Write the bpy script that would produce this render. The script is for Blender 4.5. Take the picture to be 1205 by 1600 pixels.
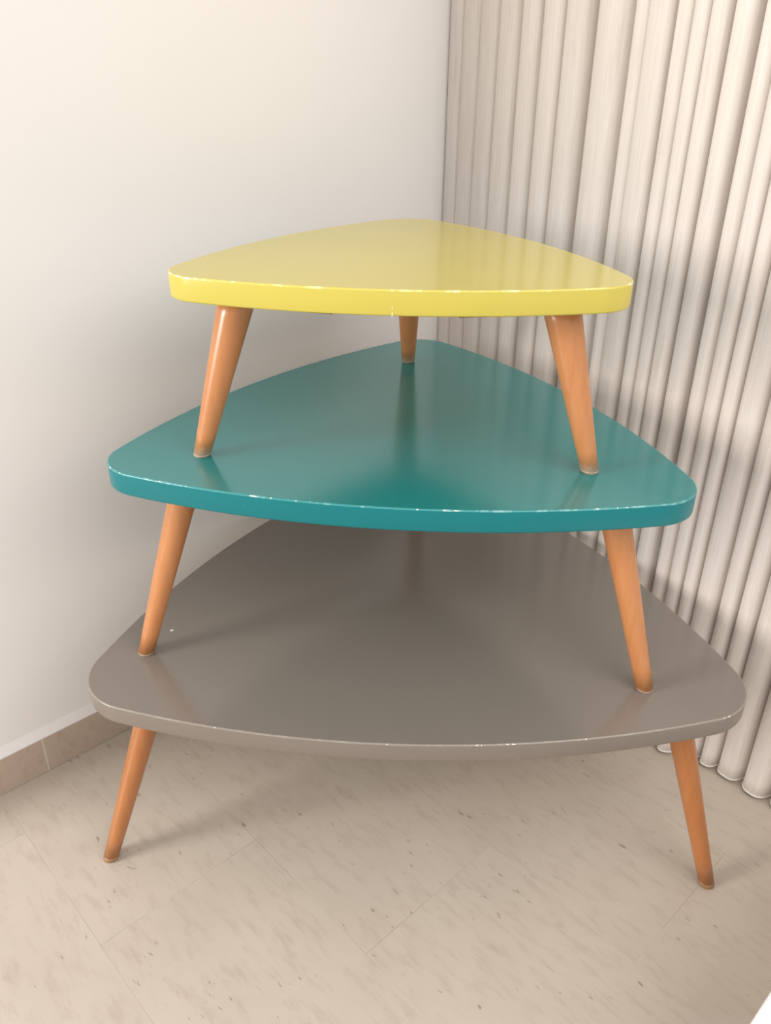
import bpy, bmesh, math, random
from mathutils import Vector, Matrix, noise

# ------------------------------------------------------------------ clean
for o in list(bpy.data.objects):
    bpy.data.objects.remove(o, do_unlink=True)
scene = bpy.context.scene
COL = scene.collection

# ------------------------------------------------------------------ camera
# world axes: +x towards the curtain wall, +y towards the left wall, z up, metres
CAM_H = 1.2266
F_PX = 1269.25
cam_data = bpy.data.cameras.new('camera')
cam_data.sensor_fit = 'VERTICAL'
cam_data.sensor_height = 36.0
cam_data.lens = F_PX * 36.0 / 1600.0
cam_data.clip_start = 0.02
cam = bpy.data.objects.new('camera', cam_data)
COL.objects.link(cam)
rx = Vector((0.726816, -0.686773, 0.009000))
ux = Vector((0.317815, 0.347904, 0.882018))
bx_ = Vector((-0.608878, -0.638205, 0.471129))
M = Matrix((rx, ux, bx_)).transposed().to_4x4()
M.translation = Vector((0, 0, CAM_H))
cam.matrix_world = M
scene.camera = cam

# ------------------------------------------------------------------ light, world, exposure
world = bpy.data.worlds.new('world')
scene.world = world
world.use_nodes = True
bg = world.node_tree.nodes['Background']
bg.inputs['Color'].default_value = (1.0, 0.978, 0.962, 1)
bg.inputs['Strength'].default_value = 0.95

def area(name, loc, target, sx, sy, power, col):
    d = bpy.data.lights.new(name, 'AREA')
    d.shape = 'RECTANGLE'; d.size = sx; d.size_y = sy; d.energy = power; d.color = col
    o = bpy.data.objects.new(name, d); COL.objects.link(o)
    o.location = loc
    o.rotation_euler = (Vector(target) - Vector(loc)).to_track_quat('-Z', 'Y').to_euler()
    return o
# daylight through the glazed door beyond the end of the left wall
area('daylight_from_balcony_door', (-3.0, 2.15, 1.62), (0.9, 0.7, 0.75), 1.2, 1.4, 135, (1.0, 0.98, 0.95))
# daylight through the window behind the photographer
area('daylight_from_window', (0.8, -1.3, 2.5), (0.6, 1.0, 0.6), 2.8, 1.5, 42, (1.0, 0.98, 0.965))

vs = scene.view_settings
vs.view_transform = 'Standard'; vs.look = 'None'; vs.gamma = 1.0; vs.use_curve_mapping = False
vs.exposure = 0.0

# ------------------------------------------------------------------ materials
def new_mat(name):
    m = bpy.data.materials.new(name); m.use_nodes = True
    nt = m.node_tree
    return m, nt, nt.nodes['Principled BSDF']

def N(nt, t, **kw):
    n = nt.nodes.new(t)
    for k, v in kw.items():
        setattr(n, k, v)
    return n

def coords(nt, scale=(1, 1, 1), rnd=False, rot=(0, 0, 0), src='Object'):
    tc = N(nt, 'ShaderNodeTexCoord'); mp = N(nt, 'ShaderNodeMapping')
    mp.inputs['Scale'].default_value = scale
    mp.inputs['Rotation'].default_value = rot
    nt.links.new(tc.outputs[src], mp.inputs['Vector'])
    if rnd:
        oi = N(nt, 'ShaderNodeObjectInfo')
        mu = N(nt, 'ShaderNodeMath', operation='MULTIPLY'); mu.inputs[1].default_value = 37.0
        nt.links.new(oi.outputs['Random'], mu.inputs[0])
        cb = N(nt, 'ShaderNodeCombineXYZ')
        for k in range(3):
            nt.links.new(mu.outputs[0], cb.inputs[k])
        nt.links.new(cb.outputs[0], mp.inputs['Location'])
    return mp.outputs['Vector']

def noise_n(nt, vec, scale, detail=3, rough=0.5):
    n = N(nt, 'ShaderNodeTexNoise')
    n.inputs['Scale'].default_value = scale
    n.inputs['Detail'].default_value = detail
    n.inputs['Roughness'].default_value = rough
    nt.links.new(vec, n.inputs['Vector'])
    return n.outputs['Fac']

def ramp(nt, fac, stops):
    r = N(nt, 'ShaderNodeValToRGB')
    cr = r.color_ramp
    while len(cr.elements) < len(stops):
        cr.elements.new(0.5)
    for e, (p, c) in zip(cr.elements, stops):
        e.position = p; e.color = (*c, 1) if len(c) == 3 else c
    nt.links.new(fac, r.inputs['Fac'])
    return r.outputs['Color']

def mix(nt, fac, a, b, blend='MIX'):
    m = N(nt, 'ShaderNodeMix', data_type='RGBA', blend_type=blend)
    for s, v in ((0, fac), (6, a), (7, b)):
        if isinstance(v, (int, float)):
            m.inputs[s].default_value = v
        elif isinstance(v, tuple):
            m.inputs[s].default_value = (*v, 1)
        else:
            nt.links.new(v, m.inputs[s])
    return m.outputs[2]

def bump(nt, b, height, strength, dist=0.001):
    n = N(nt, 'ShaderNodeBump')
    n.inputs['Strength'].default_value = strength
    n.inputs['Distance'].default_value = dist
    nt.links.new(height, n.inputs['Height'])
    nt.links.new(n.outputs['Normal'], b.inputs['Normal'])

def lacquer(name, col, rough, worn=None, ior=1.62):
    m, nt, b = new_mat(name)
    v = coords(nt)
    f = noise_n(nt, v, 4.0, 2, 0.5)
    lo = tuple(c * 0.985 for c in col); hi = tuple(min(1, c * 1.015) for c in col)
    c = ramp(nt, f, [(0.3, lo), (0.7, hi)])
    if worn:
        e = noise_n(nt, v, 55.0, 4, 0.7)
        k = ramp(nt, e, [(0.52, (0, 0, 0)), (0.66, (1, 1, 1))])
        c = mix(nt, k, c, worn)
    nt.links.new(c, b.inputs['Base Color'])
    rr = ramp(nt, noise_n(nt, v, 6, 2, 0.5), [(0.3, (rough * 0.97,) * 3), (0.7, (rough * 1.03,) * 3)])
    nt.links.new(rr, b.inputs['Roughness'])
    b.inputs['IOR'].default_value = ior
    return m

YEL = (0.56, 0.475, 0.085)
TEA = (0.006, 0.205, 0.205)
GRY = (0.215, 0.182, 0.154)
m_top = [lacquer('yellow_lacquer', YEL, 0.15, None, 1.7), lacquer('teal_lacquer', TEA, 0.17, None, 1.95), lacquer('grey_lacquer', GRY, 0.19, None, 1.8)]
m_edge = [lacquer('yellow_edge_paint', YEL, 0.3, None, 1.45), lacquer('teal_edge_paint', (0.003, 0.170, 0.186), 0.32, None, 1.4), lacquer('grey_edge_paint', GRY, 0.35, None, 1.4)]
m_rim = [lacquer('yellow_worn_rim', tuple(c * 1.1 for c in YEL), 0.25, (0.85, 0.78, 0.42)),
         lacquer('teal_worn_rim', (0.03, 0.26, 0.26), 0.3, (0.22, 0.45, 0.44)),
         lacquer('grey_worn_rim', (0.26, 0.225, 0.185), 0.3, (0.31, 0.28, 0.235))]

def chip_mat():
    m, nt, b = new_mat('white_primer')
    v = coords(nt)
    c = ramp(nt, noise_n(nt, v, 300, 2), [(0.3, (0.72, 0.66, 0.56)), (0.7, (0.88, 0.84, 0.76))])
    nt.links.new(c, b.inputs['Base Color']); b.inputs['Roughness'].default_value = 0.7
    return m
m_chip = chip_mat()

def wood(name, a, bcol, rough=0.3, wear=None):
    m, nt, b = new_mat(name)
    v = coords(nt, (26, 26, 1.6), rnd=True)
    f = noise_n(nt, v, 3.0, 5, 0.6)
    c = ramp(nt, f, [(0.25, a), (0.75, bcol)])
    v2 = coords(nt, (120, 120, 5), rnd=True)
    g = noise_n(nt, v2, 2.0, 3, 0.5)
    c = mix(nt, 0.10, c, ramp(nt, g, [(0.35, tuple(x * 0.62 for x in a)), (0.6, bcol)]))
    if wear:
        # varnish rubbed off near the foot (object origin is the foot)
        tc = N(nt, 'ShaderNodeTexCoord'); sp = N(nt, 'ShaderNodeSeparateXYZ')
        nt.links.new(tc.outputs['Object'], sp.inputs[0])
        ad = N(nt, 'ShaderNodeMath', operation='MULTIPLY_ADD'); ad.inputs[1].default_value = wear * 0.9
        nt.links.new(noise_n(nt, coords(nt, rnd=True), 90, 3), ad.inputs[0]); nt.links.new(sp.outputs['Z'], ad.inputs[2])
        dv = N(nt, 'ShaderNodeMath', operation='DIVIDE'); dv.inputs[1].default_value = wear * 2
        nt.links.new(ad.outputs[0], dv.inputs[0])
        c = mix(nt, ramp(nt, dv.outputs[0], [(0.3, (0.85,) * 3), (0.75, (0, 0, 0))]), c, (0.78, 0.56, 0.42))
    nt.links.new(c, b.inputs['Base Color'])
    b.inputs['Roughness'].default_value = rough
    b.inputs['Coat Weight'].default_value = 0.25
    b.inputs['Coat Roughness'].default_value = 0.18
    return m
WA, WB = (0.49, 0.190, 0.062), (0.56, 0.235, 0.088)
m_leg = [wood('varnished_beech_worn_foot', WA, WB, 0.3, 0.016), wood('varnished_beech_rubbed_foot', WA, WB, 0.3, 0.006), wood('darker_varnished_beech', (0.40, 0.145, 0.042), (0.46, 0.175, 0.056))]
m_wood_pale = wood('worn_bare_beech', (0.62, 0.42, 0.30), (0.74, 0.54, 0.41), 0.6)
m_wood_dark = wood('dark_batten', (0.13, 0.065, 0.025), (0.20, 0.10, 0.04), 0.6)
m_glide = wood('brown_glide', (0.27, 0.135, 0.058), (0.34, 0.18, 0.085), 0.35)

def wall_mat():
    m, nt, b = new_mat('wall_paint')
    v = coords(nt)
    c = ramp(nt, noise_n(nt, v, 2.2, 3), [(0.3, (0.84, 0.808, 0.782)), (0.7, (0.855, 0.824, 0.80))])
    nt.links.new(c, b.inputs['Base Color']); b.inputs['Roughness'].default_value = 0.75
    bump(nt, b, noise_n(nt, v, 90, 4), 0.12, 0.001)
    return m
m_wall = wall_mat()

def tile_mat(name, base, light, dark, fleck=1.0):
    m, nt, b = new_mat(name)
    v = coords(nt, rnd=True)
    c = ramp(nt, noise_n(nt, v, 5.0, 4, 0.6), [(0.3, base), (0.7, light)])
    # soft streaks running with the long side of the tile
    vs_ = coords(nt, (34, 9, 20), rnd=True, rot=(0, 0, 0.22))
    s = noise_n(nt, vs_, 2.0, 4, 0.65)
    c = mix(nt, ramp(nt, s, [(0.50, (0, 0, 0)), (0.74, (0.55,) * 3)]), c, dark)
    # darker short flecks
    vf = coords(nt, (125, 36, 60), rnd=True, rot=(0, 0, 0.18))
    f = noise_n(nt, vf, 1.0, 2, 0.5)
    gate = noise_n(nt, v, 9.0, 2, 0.5)
    k = mix(nt, 1.0, ramp(nt, f, [(0.68, (0, 0, 0)), (0.75, (1, 1, 1))]), ramp(nt, gate, [(0.45, (0, 0, 0)), (0.56, (1, 1, 1))]), 'MULTIPLY')
    k = mix(nt, 1.0, k, (0.6 * fleck,) * 3, 'MULTIPLY')
    c = mix(nt, k, c, (0.16, 0.125, 0.09))
    nt.links.new(c, b.inputs['Base Color'])
    b.inputs['Roughness'].default_value = 0.42
    bump(nt, b, s, 0.06, 0.001)
    return m
m_tile = tile_mat('beige_stone_tile', (0.53, 0.455, 0.375), (0.57, 0.495, 0.41), (0.42, 0.34, 0.27))
m_skirt = tile_mat('pinkish_stone_skirting', (0.45, 0.355, 0.28), (0.51, 0.41, 0.325), (0.36, 0.26, 0.20), 0.35)

def plain(name, a, b_, scale=30, rough=0.7):
    m, nt, b = new_mat(name)
    v = coords(nt)
    nt.links.new(ramp(nt, noise_n(nt, v, scale, 3), [(0.3, a), (0.7, b_)]), b.inputs['Base Color'])
    b.inputs['Roughness'].default_value = rough
    return m
m_grout = plain('pale_grout', (0.40, 0.33, 0.26), (0.66, 0.59, 0.49), 4)
m_joint = plain('skirting_joint', (0.58, 0.51, 0.43), (0.66, 0.59, 0.50))
m_white = plain('white_lacquer', (0.86, 0.85, 0.83), (0.90, 0.89, 0.87), 12, 0.35)
m_metal = plain('white_rail_paint', (0.75, 0.74, 0.72), (0.8, 0.79, 0.77), 12, 0.4)

def fabric():
    m, nt, b = new_mat('linen_curtain')
    v = coords(nt, (140, 140, 5))
    f = noise_n(nt, v, 2.0, 3, 0.6)
    c = ramp(nt, f, [(0.3, (0.665, 0.60, 0.55)), (0.7, (0.735, 0.672, 0.622))])
    v2 = coords(nt, (30, 30, 2.2))
    c = mix(nt, ramp(nt, noise_n(nt, v2, 3.0, 3, 0.6), [(0.55, (0, 0, 0)), (0.8, (0.45,) * 3)]), c, (0.56, 0.475, 0.41))
    nt.links.new(c, b.inputs['Base Color'])
    b.inputs['Roughness'].default_value = 0.9
    b.inputs['Sheen Weight'].default_value = 0.15
    v3 = coords(nt, (900, 900, 900))
    bump(nt, b, noise_n(nt, v3, 1.0, 2), 0.15, 0.0006)
    return m
m_fabric = fabric()
m_hem = plain('linen_hem_edge', (0.76, 0.71, 0.65), (0.82, 0.77, 0.71), 40, 0.9)

# ------------------------------------------------------------------ mesh helpers
def link(name, bm, mats, parent=None, smooth=False):
    me = bpy.data.meshes.new(name)
    bmesh.ops.recalc_face_normals(bm, faces=bm.faces[:])
    bm.to_mesh(me); bm.free()
    for m in (mats if isinstance(mats, (list, tuple)) else [mats]):
        me.materials.append(m)
    if smooth:
        for p in me.polygons:
            p.use_smooth = True
    o = bpy.data.objects.new(name, me); COL.objects.link(o)
    if parent:
        o.parent = parent
    return o

def tag(o, label=None, cat=None, group=None, kind=None):
    if label: o['label'] = label
    if cat: o['category'] = cat
    if group: o['group'] = group
    if kind: o['kind'] = kind
    return o

def box_bm(x0, x1, y0, y1, z0, z1, bev=0.0, seg=2):
    bm = bmesh.new()
    bmesh.ops.create_cube(bm, size=1)
    for v in bm.verts:
        v.co = Vector((x0 + (v.co.x + .5) * (x1 - x0), y0 + (v.co.y + .5) * (y1 - y0), z0 + (v.co.z + .5) * (z1 - z0)))
    if bev:
        bmesh.ops.bevel(bm, geom=bm.edges[:], offset=bev, segments=seg, affect='EDGES', profile=0.5)
    return bm

def empty(name, loc):
    e = bpy.data.objects.new(name, None); COL.objects.link(e)
    e.location = loc; e.empty_display_size = 0.1
    return e

# ------------------------------------------------------------------ the setting
WALL_Y = 1.326        # painted face of the left wall
WALL_X0 = -0.05       # where the left wall ends (opening to the balcony door)
WALL_X1 = 1.56
CEIL = 2.55

# floor: a grout bed with real 60 x 30 cm stone tiles laid in half bond
FX0, FX1, FY0, FY1 = -2.46, 1.56, -2.40, 1.318
floor = link('floor', box_bm(FX0 - 1.6, FX1 + .2, FY0 - .6, 3.6, -0.06, -0.00022), m_grout)
tag(floor, 'beige stone tile floor laid in half bond', kind='structure')
TW, TL, G = 0.30, 0.60, 0.0010
tile_cache = {}
def tile(x0, x1, y0, y1):
    w, l = round(x1 - x0, 4), round(y1 - y0, 4)
    key = (w, l)
    if key not in tile_cache:
        bm = box_bm(-w / 2, w / 2, -l / 2, l / 2, -0.0002, 0.0, 0.00015, 1)
        o = link('tile', bm, m_tile, floor); tile_cache[key] = o.data
    else:
        o = bpy.data.objects.new('tile', tile_cache[key]); COL.objects.link(o); o.parent = floor
    o.location = ((x0 + x1) / 2, (y0 + y1) / 2, 0)
row = 0
k0 = math.floor((FX0 - 0.24) / TW)
for k in range(k0, 5):
    x0 = 0.24 + k * TW; x1 = min(x0 + TW, FX1)
    if x1 - x0 < 0.02: continue
    off = 0.30 if k % 2 == 0 else 0.0
    y = off - 3.0
    while y < FY1:
        a, b = max(y, FY0), min(y + TL, FY1)
        if b - a > 0.03:
            tile(x0 + G / 2, x1 - G / 2, a + G / 2, b - G / 2)
        y += TL

def wall_box(name, *a):
    return tag(link(name, box_bm(*a), m_wall), kind='structure')
w = wall_box('wall_left', WALL_X0, WALL_X1 + .12, WALL_Y, WALL_Y + .14, 0.0, CEIL)
tag(w, 'smooth off-white painted wall on the left')
w = wall_box('wall_right', WALL_X1, WALL_X1 + .12, -3.0, WALL_Y - 0.0005, 0.0, CEIL)
tag(w, 'off-white painted wall behind the curtain')

# skirting tiles with grout joints, and a painted plaster bead on top of them
base = tag(link('baseboard_left', box_bm(WALL_X0, WALL_X1, WALL_Y - 0.0078, WALL_Y - 0.0002, 0.0, 0.0815), m_joint), kind='structure')
tag(base, 'pinkish stone skirting tiles along the left wall')
xs = [WALL_X0, 0.336, 0.936, 1.536, WALL_X1]
for i in range(len(xs) - 1):
    g0 = 0.0 if i == 0 else 0.0018
    bm = box_bm(xs[i] + g0, xs[i + 1] - (0.0018 if i < len(xs) - 2 else 0), WALL_Y - 0.0088, WALL_Y - 0.0079, 0.0008, 0.0825, 0.0004, 1)
    link('skirting_tile', bm, m_skirt, base)
bm = bmesh.new()
prof = [(WALL_Y, 0.083), (WALL_Y - 0.0085, 0.083), (WALL_Y - 0.0082, 0.086), (WALL_Y - 0.0045, 0.094), (WALL_Y, 0.104)]
rings = [[bm.verts.new((x, y, z)) for y, z in prof] for x in (WALL_X0, WALL_X1)]
for i in range(len(prof)):
    j = (i + 1) % len(prof)
    bm.faces.new((rings[0][i], rings[0][j], rings[1][j], rings[1][i]))
bm.faces.new(rings[0]); bm.faces.new(rings[1][::-1])
link('plaster_bead', bm, m_wall, base)

# ------------------------------------------------------------------ curtain
# crest lines of the folds (distance along the wall), depth of the valley on the far side of each crest
FOLDS = [  # y of crest on the plane x = 1.36, valley depth
    (1.253, .030), (1.221, .010), (1.179, .014), (1.134, .020), (1.083, .034), (1.034, .030), (0.987, .024), (0.928, .062),
    (0.849, .058), (0.822, .010), (0.774, .040), (0.744, .016), (0.716, .018), (0.682, .036), (0.635, .075),
    (0.602, .022), (0.571, .026), (0.541, .028), (0.493, .034), (0.456, .036), (0.418, .034), (0.366, .044), (0.308, .045),
    (0.255, .045), (0.200, .050), (0.150, .035), (0.095, .055), (0.040, .045), (-0.02, .05), (-0.07, .04), (-0.13, .05), (-0.18, .05)]
def front_x(y):
    # how far the crests stand from the window wall
    pts = [(-0.3, 1.300), (0.30, 1.305), (0.45, 1.308), (0.55, 1.312), (0.70, 1.330), (0.90, 1.348), (1.10, 1.368), (1.20, 1.395), (1.30, 1.43)]
    for (a, xa), (b, xb) in zip(pts, pts[1:]):
        if y <= b:
            t = max(0, (y - a) / (b - a)); return xa + (xb - xa) * t
    return pts[-1][1]
random.seed(4)
crest = []
for y, d in FOLDS:
    x = 1.36
    for _ in range(6):
        x = front_x(y * x / 1.36)
    crest.append((y * x / 1.36, x, d))
prof = []           # (y, x, fold index, s)
NS = 18
# valleys lie just behind the left contour of every fold; between two valleys the cloth is a full round lobe
val = []
for k, (y, x, d) in enumerate(crest):
    val.append((min(y + 0.004, 1.3235), x, d))
for k in range(len(val) - 1):
    ya, xa, da = val[k]; yb, xb, db = val[k + 1]
    if k == 0: da = 0.003
    for i in range(NS):
        s = i / NS
        s = 0.5 - 0.5 * math.cos(math.pi * s)     # closer samples in the valleys
        yy = ya + (yb - ya) * s
        lin = xa + (xb - xa) * s
        dep = da + (db - da) * s
        sk = s ** 0.80
        wv = (1 - abs(2 * sk - 1) ** 2.9) ** 0.60
        prof.append((yy, lin + 0.9 * dep * (1 - wv), k + 1, s))
prof.append((val[-1][0], val[-1][1] + val[-1][2], len(val), 1))
Z0, Z1 = 0.008, 2.46
nz = 44
zs = [Z0 + (Z1 - Z0) * (i / nz) ** 1.15 for i in range(nz + 1)]
def curtain_point(y, x, z):
    n1 = noise.noise(Vector((y * 14, z * 1.1, 3.1)))
    n2 = noise.noise(Vector((y * 5, z * 0.8, 9.7)))
    fade = min(1.0, max(0.0, (1.318 - y) / 0.08)); n1 *= fade; n2 *= fade
    lowf = max(0.0, 1 - z / 0.55)
    xx = x + n1 * 0.0045 + n2 * 0.004
    yy = y + n2 * 0.005 + n1 * 0.002
    # folds relax and open a little toward the hem
    mid = front_x(y) + 0.022
    xx = mid + (xx - mid) * (1 + 0.12 * lowf)
    # one fold kicks out beside the table leg
    xx -= 0.030 * math.exp(-((y - 0.515) / 0.035) ** 2) * max(0.0, 1 - z / 0.30) ** 0.7
    return Vector((xx, yy, z))
bm = bmesh.new()
grid = []
for z in zs:
    grid.append([bm.verts.new(curtain_point(y, x, z)) for y, x, *_ in prof])
for i in range(nz):
    for j in range(len(prof) - 1):
        bm.faces.new((grid[i][j], grid[i][j + 1], grid[i + 1][j + 1], grid[i + 1][j]))
curtain = link('curtain', bm, m_fabric, None, True)
sm = curtain.modifiers.new('thickness', 'SOLIDIFY'); sm.thickness = 0.0014; sm.offset = 0
tag(curtain, 'beige linen curtain hanging in deep vertical folds beside the stacked tables', 'curtain')
# hem: a thin sewn edge along the bottom
bm = bmesh.new()
gr = []
for j, (y, x, *_) in enumerate(prof):
    p = curtain_point(y, x, Z0)
    q = curtain_point(*prof[min(j + 1, len(prof) - 1)][:2], Z0) - curtain_point(*prof[max(j - 1, 0)][:2], Z0)
    n = Vector((-q.y, q.x, 0)); n = n.normalized() if n.length > 1e-9 else Vector((1, 0, 0))
    gr.append([bm.verts.new(p + n * a + Vector((0, 0, c))) for a, c in ((-.0016, -.0006), (.0016, -.0006), (.0016, .0026), (-.0016, .0026))])
for a, b in zip(gr, gr[1:]):
    for i in range(4):
        bm.faces.new((a[i], a[(i + 1) % 4], b[(i + 1) % 4], b[i]))
bm.faces.new(gr[0]); bm.faces.new(gr[-1][::-1])
link('hem', bm, m_hem, curtain, False)

# curtain rail, just under the ceiling above the frame
rail = link('curtain_rail', box_bm(1.35, 1.40, -0.30, 1.30, Z1 + 0.001, Z1 + 0.03, 0.004, 2), m_metal)
tag(rail, 'white rail along the ceiling carrying the beige curtain', 'curtain rail')

# ------------------------------------------------------------------ tables
def outline(C, rc, R, n=30, m=14):
    """rounded triangle: three corner arcs of radius rc joined tangentially by long arcs of radius R"""
    C = [Vector(c) for c in C]
    def cen(A, B):
        mid = (A + B) / 2; d = B - A; L = d.length
        nn = Vector((-d.y, d.x)) / L
        return mid + nn * math.sqrt((R - rc) ** 2 - (L / 2) ** 2)
    cs = [cen(C[i], C[(i + 1) % 3]) for i in range(3)]
    pts = []
    for i in range(3):
        A, B, c = C[i], C[(i + 1) % 3], cs[i]
        a0 = math.atan2(A.y - c.y, A.x - c.x); a1 = math.atan2(B.y - c.y, B.x - c.x)
        if a1 < a0: a1 += 2 * math.pi
        for k in range(n):
            t = a0 + (a1 - a0) * k / (n - 1)
            pts.append(c + Vector((math.cos(t), math.sin(t))) * R)
        c2 = cs[(i + 1) % 3]
        b1 = math.atan2(B.y - c2.y, B.x - c2.x)
        while b1 < a1: b1 += 2 * math.pi
        while b1 - a1 > 2 * math.pi: b1 -= 2 * math.pi
        for k in range(1, m):
            t = a1 + (b1 - a1) * k / m
            pts.append(B + Vector((math.cos(t), math.sin(t))) * rc)
    return pts

def inset(pts, d):
    out = []
    n = len(pts)
    for i in range(n):
        t = (pts[(i + 1) % n] - pts[i - 1]).normalized()
        out.append(pts[i] + Vector((-t.y, t.x)) * d)
    return out

def top_bm(pts, zt, th, org):
    r, rb = 0.0022, 0.0030
    levels = []   # (inset, z, material)
    for k in range(4):
        a = math.pi / 2 * k / 3
        levels.append((rb * (1 - math.sin(a)), zt - th + rb * (1 - math.cos(a)), 2))
    levels.append((0.0, zt - th * 0.5, 2))
    for k in range(5):
        a = math.pi / 2 * k / 4
        levels.append((r * (1 - math.cos(a)), zt - r + r * math.sin(a), 1 if k < 4 else 0))
    bm = bmesh.new()
    rings = []
    for d, z, mi in levels:
        rings.append([bm.verts.new((p.x - org[0], p.y - org[1], z - org[2])) for p in inset(pts, d)])
    n = len(pts)
    for li in range(len(levels) - 1):
        for i in range(n):
            f = bm.faces.new((rings[li][i], rings[li][(i + 1) % n], rings[li + 1][(i + 1) % n], rings[li + 1][i]))
            f.material_index = levels[li][2]; f.smooth = True
    bm.faces.new(rings[0][::-1]); bm.faces.new(rings[-1])
    return bm

def leg_bms(F, T, r0, r1, org, tip_h):
    """F foot centre on the ground, T top centre; returns leg shaft and the worn tip"""
    F, T = Vector(F), Vector(T)
    S = 28
    def ring(bm, t, r):
        c = F + (T - F) * t - Vector(org)
        return [bm.verts.new((c.x + r * math.cos(2 * math.pi * k / S), c.y + r * math.sin(2 * math.pi * k / S), c.z)) for k in range(S)]
    L = T.z - F.z
    tt = tip_h / L
    def rad(t): return r0 + (r1 - r0) * t
    def loft(ts, cap0, cap1):
        bm = bmesh.new()
        rs = [ring(bm, t, r) for t, r in ts]
        for a, b in zip(rs, rs[1:]):
            for k in range(S):
                f = bm.faces.new((a[k], a[(k + 1) % S], b[(k + 1) % S], b[k])); f.smooth = True
        if cap0: bm.faces.new(rs[0][::-1])
        if cap1: bm.faces.new(rs[-1])
        return bm
    shaft = loft([(tt + (1 - tt) * k / 8, rad(tt + (1 - tt) * k / 8)) for k in range(9)], True, True)
    tip = loft([(0, r0 - .0016), (0.0012 / L, r0 - .0006), (0.003 / L, r0 + 0.00015), (tt * 0.7, rad(tt * 0.7) + 0.0001), (tt, rad(tt))], True, True)
    return shaft, tip

def chip_bm(c, t, n, size, zs_, org, seed):
    """small irregular flake of missing paint lying on the rim"""
    rnd = random.Random(seed)
    bm = bmesh.new()
    bmesh.ops.create_icosphere(bm, subdivisions=1, radius=1.0)
    for v in bm.verts:
        k = 0.7 + 0.5 * rnd.random()
        p = v.co * k
        w = Vector((c[0] - org[0], c[1] - org[1], c[2] - org[2])) + Vector((t.x, t.y, 0)) * (p.x * size) + Vector((n.x, n.y, 0)) * (p.y * 0.0011) + Vector((0, 0, 1)) * (p.z * zs_)
        v.co = w
    return bm

SPECS = [
    dict(label='small glossy yellow rounded-triangle table, topmost of the stack',
         C=[(0.5967, 0.9588), (0.9267, 0.6010), (1.0650, 1.0596)], rc=0.0615, R=0.891, z=1.0012, th=0.0327, zb=0.7351,
         foot=[(0.557, 0.976), (0.933, 0.5575), (1.097, 1.0895)], top=[(0.6252, 0.9497), (0.9198, 0.6302), (1.043, 1.0394)],
         r0=0.0126, r1=0.0272, tip=0.004, tipm=m_wood_pale,
         chips=[(0.538, 0.973, .007), (0.533, 0.952, .009), (0.535, 0.935, .006), (0.539, 0.922, .003), (0.568, 0.877, .0025), (0.937, 0.542, .005)],
         low=[(0.709, 0.732, .0012, .004, 0.0035), (0.709, 0.732, .0006, .005, 0.010)], plates=True),
    dict(label='mid-sized teal rounded-triangle table between the yellow and grey tables',
         C=[(0.5091, 1.0190), (0.9638, 0.4902), (1.1790, 1.1351)], rc=0.0714, R=1.282, z=0.7351, th=0.0340, zb=0.3920,
         foot=[(0.453, 1.040), (0.975, 0.434), (1.2234, 1.1733)], top=[(0.5482, 1.0047), (0.9555, 0.5310), (1.1473, 1.1079)],
         r0=0.0132, r1=0.0240, tip=0.0035, tipm=m_wood_pale,
         chips=[(0.437, 1.029, .004), (0.441, 1.003, .0025), (0.467, 0.941, .0018), (0.486, 0.904, .0016), (0.536, 0.818, .007), (0.549, 0.796, .0022),
                (0.569, 0.768, .0014), (0.671, 0.644, .002), (0.695, 0.618, .003), (0.706, 0.608, .0045), (0.843, 0.483, .002), (0.864, 0.466, .0015), (0.874, 0.457, .002)],
         low=[(0.556, 0.849, .0012, .0012, 0.017)], plates=False),
    dict(label='large taupe grey rounded-triangle table at the bottom, standing on the floor',
         C=[(0.4359, 0.9976), (1.0408, 0.4049), (1.2413, 1.2146)], rc=0.0947, R=1.585, z=0.3920, th=0.0317, zb=0.0,
         foot=[(0.329, 1.043), (1.057, 0.292), (1.313, 1.288)], top=[(0.4468, 0.9997), (1.0377, 0.4127), (1.2335, 1.2066)],
         r0=0.0134, r1=0.0232, tip=0.010, tipm=m_glide,
         chips=[(0.437, 0.814, .0015), (0.600, 0.621, .0016), (0.693, 0.533, .003), (0.698, 0.529, .0015), (0.726, 0.504, .003), (0.733, 0.499, .004),
                (0.815, 0.432, .0018), (1.014, 0.318, .003), (1.007, 0.322, .0025)],
         low=[(0.740, 0.494, .003, .0008, 0.003)], plates=False, specks=[(0.515, 1.065, .0032)]),
]
GROUP = 'nested rounded-triangle tables stacked in the corner'

def prism_bm(poly, z0, z1, org):
    bm = bmesh.new()
    a = [bm.verts.new((p.x - org[0], p.y - org[1], z0 - org[2])) for p in poly]
    b = [bm.verts.new((p.x - org[0], p.y - org[1], z1 - org[2])) for p in poly]
    n = len(poly)
    for i in range(n):
        bm.faces.new((a[i], a[(i + 1) % n], b[(i + 1) % n], b[i]))
    bm.faces.new(a[::-1]); bm.faces.new(b)
    return bm

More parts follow.
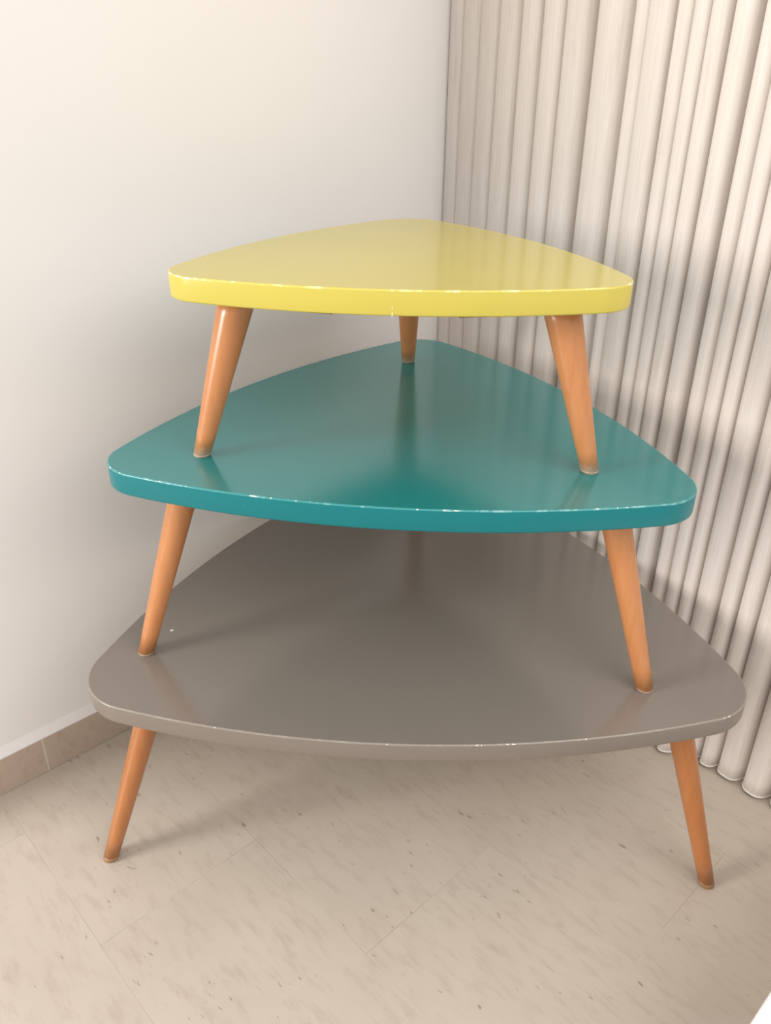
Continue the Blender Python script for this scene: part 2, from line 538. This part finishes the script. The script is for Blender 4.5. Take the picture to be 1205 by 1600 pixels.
for ti, S in enumerate(SPECS):
    cx = sum(c[0] for c in S['C']) / 3; cy = sum(c[1] for c in S['C']) / 3
    org = (cx, cy, S['zb'])
    root = empty('coffee_table', org)
    tag(root, S['label'], 'table', GROUP)
    pts = outline(S['C'], S['rc'], S['R'])
    link('tabletop', top_bm(pts, S['z'], S['th'], org), [m_top[ti], m_rim[ti], m_edge[ti]], root)
    for (fx, fy), (tx, ty) in zip(S['foot'], S['top']):
        F = (fx, fy, S['zb'] + 0.0002); T = (tx, ty, S['z'] - S['th'] - 0.0001)
        # object origin at the leg's foot, so that the grain runs along each leg
        sh, tip = leg_bms(F, T, S['r0'], S['r1'], F, S['tip'])
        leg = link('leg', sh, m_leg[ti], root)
        leg.location = (fx - org[0], fy - org[1], F[2] - org[2])
        tp = link('foot_tip', tip, S['tipm'], leg)
    if S['plates']:
        C = [Vector(c) for c in S['C']]
        cen = Vector((cx, cy))
        for i in range(3):
            T = Vector(S['top'][i]); out = (C[i] - cen).normalized()
            e1 = (C[(i + 1) % 3] - C[i]).normalized(); e2 = (C[(i + 2) % 3] - C[i]).normalized()
            s1 = Vector((e1.y, -e1.x)); s2 = Vector((-e2.y, e2.x))
            poly = [T + s1 * .022, T + s1 * .052 + e1 * .135, T + e1 * .12, T + e2 * .12, T + s2 * .052 + e2 * .135, T + s2 * .022]
            link('corner_batten', prism_bm(poly, S['z'] - S['th'] - 0.0152, S['z'] - S['th'] - 0.0002, org), m_wood_dark, root)
    def rim_at(x, y):
        i = min(range(len(pts)), key=lambda k: (pts[k] - Vector((x, y))).length)
        t = (pts[(i + 1) % len(pts)] - pts[i - 1]).normalized()
        # project on to the local segment
        p = pts[i] + t * (Vector((x, y)) - pts[i]).dot(t)
        return p, t, Vector((t.y, -t.x))
    for ci, (x, y, sz) in enumerate(S['chips']):
        p, t, nn = rim_at(x, y)
        q = p - nn * 0.0008
        link('paint_chip', chip_bm((q.x, q.y, S['z'] - 0.0009), t, nn, sz, 0.0011, org, ci + 10 * ti), m_chip, root)
    for ci, (x, y, sz) in enumerate(S.get('specks', [])):
        link('paint_chip', chip_bm((x, y, S['z']), Vector((1, 0)), Vector((0, 2.6)), sz, 0.0006, org, 5), m_chip, root)
    for ci, (x, y, sz, sv, up) in enumerate(S['low']):
        p, t, nn = rim_at(x, y)
        q = p - nn * 0.0008
        link('paint_chip', chip_bm((q.x, q.y, S['z'] - S['th'] + up), t, nn, sz, sv, org, 77 + ci), m_chip, root)

# ------------------------------------------------------------------ white bench at the edge of the view
bench = empty('low_bench', (0.95, -0.10, 0))
tag(bench, 'low white lacquered bench cut off by the bottom right corner', 'bench')
link('bench_top', box_bm(-0.32, 0.25, -0.18, 0.203, 0.250, 0.280, 0.004, 3), m_white, bench)
for sx in (-0.27, 0.20):
    link('leg', box_bm(sx - 0.015, sx + 0.015, -0.15, 0.17, 0.0, 0.2498, 0.002, 1), m_white, bench)
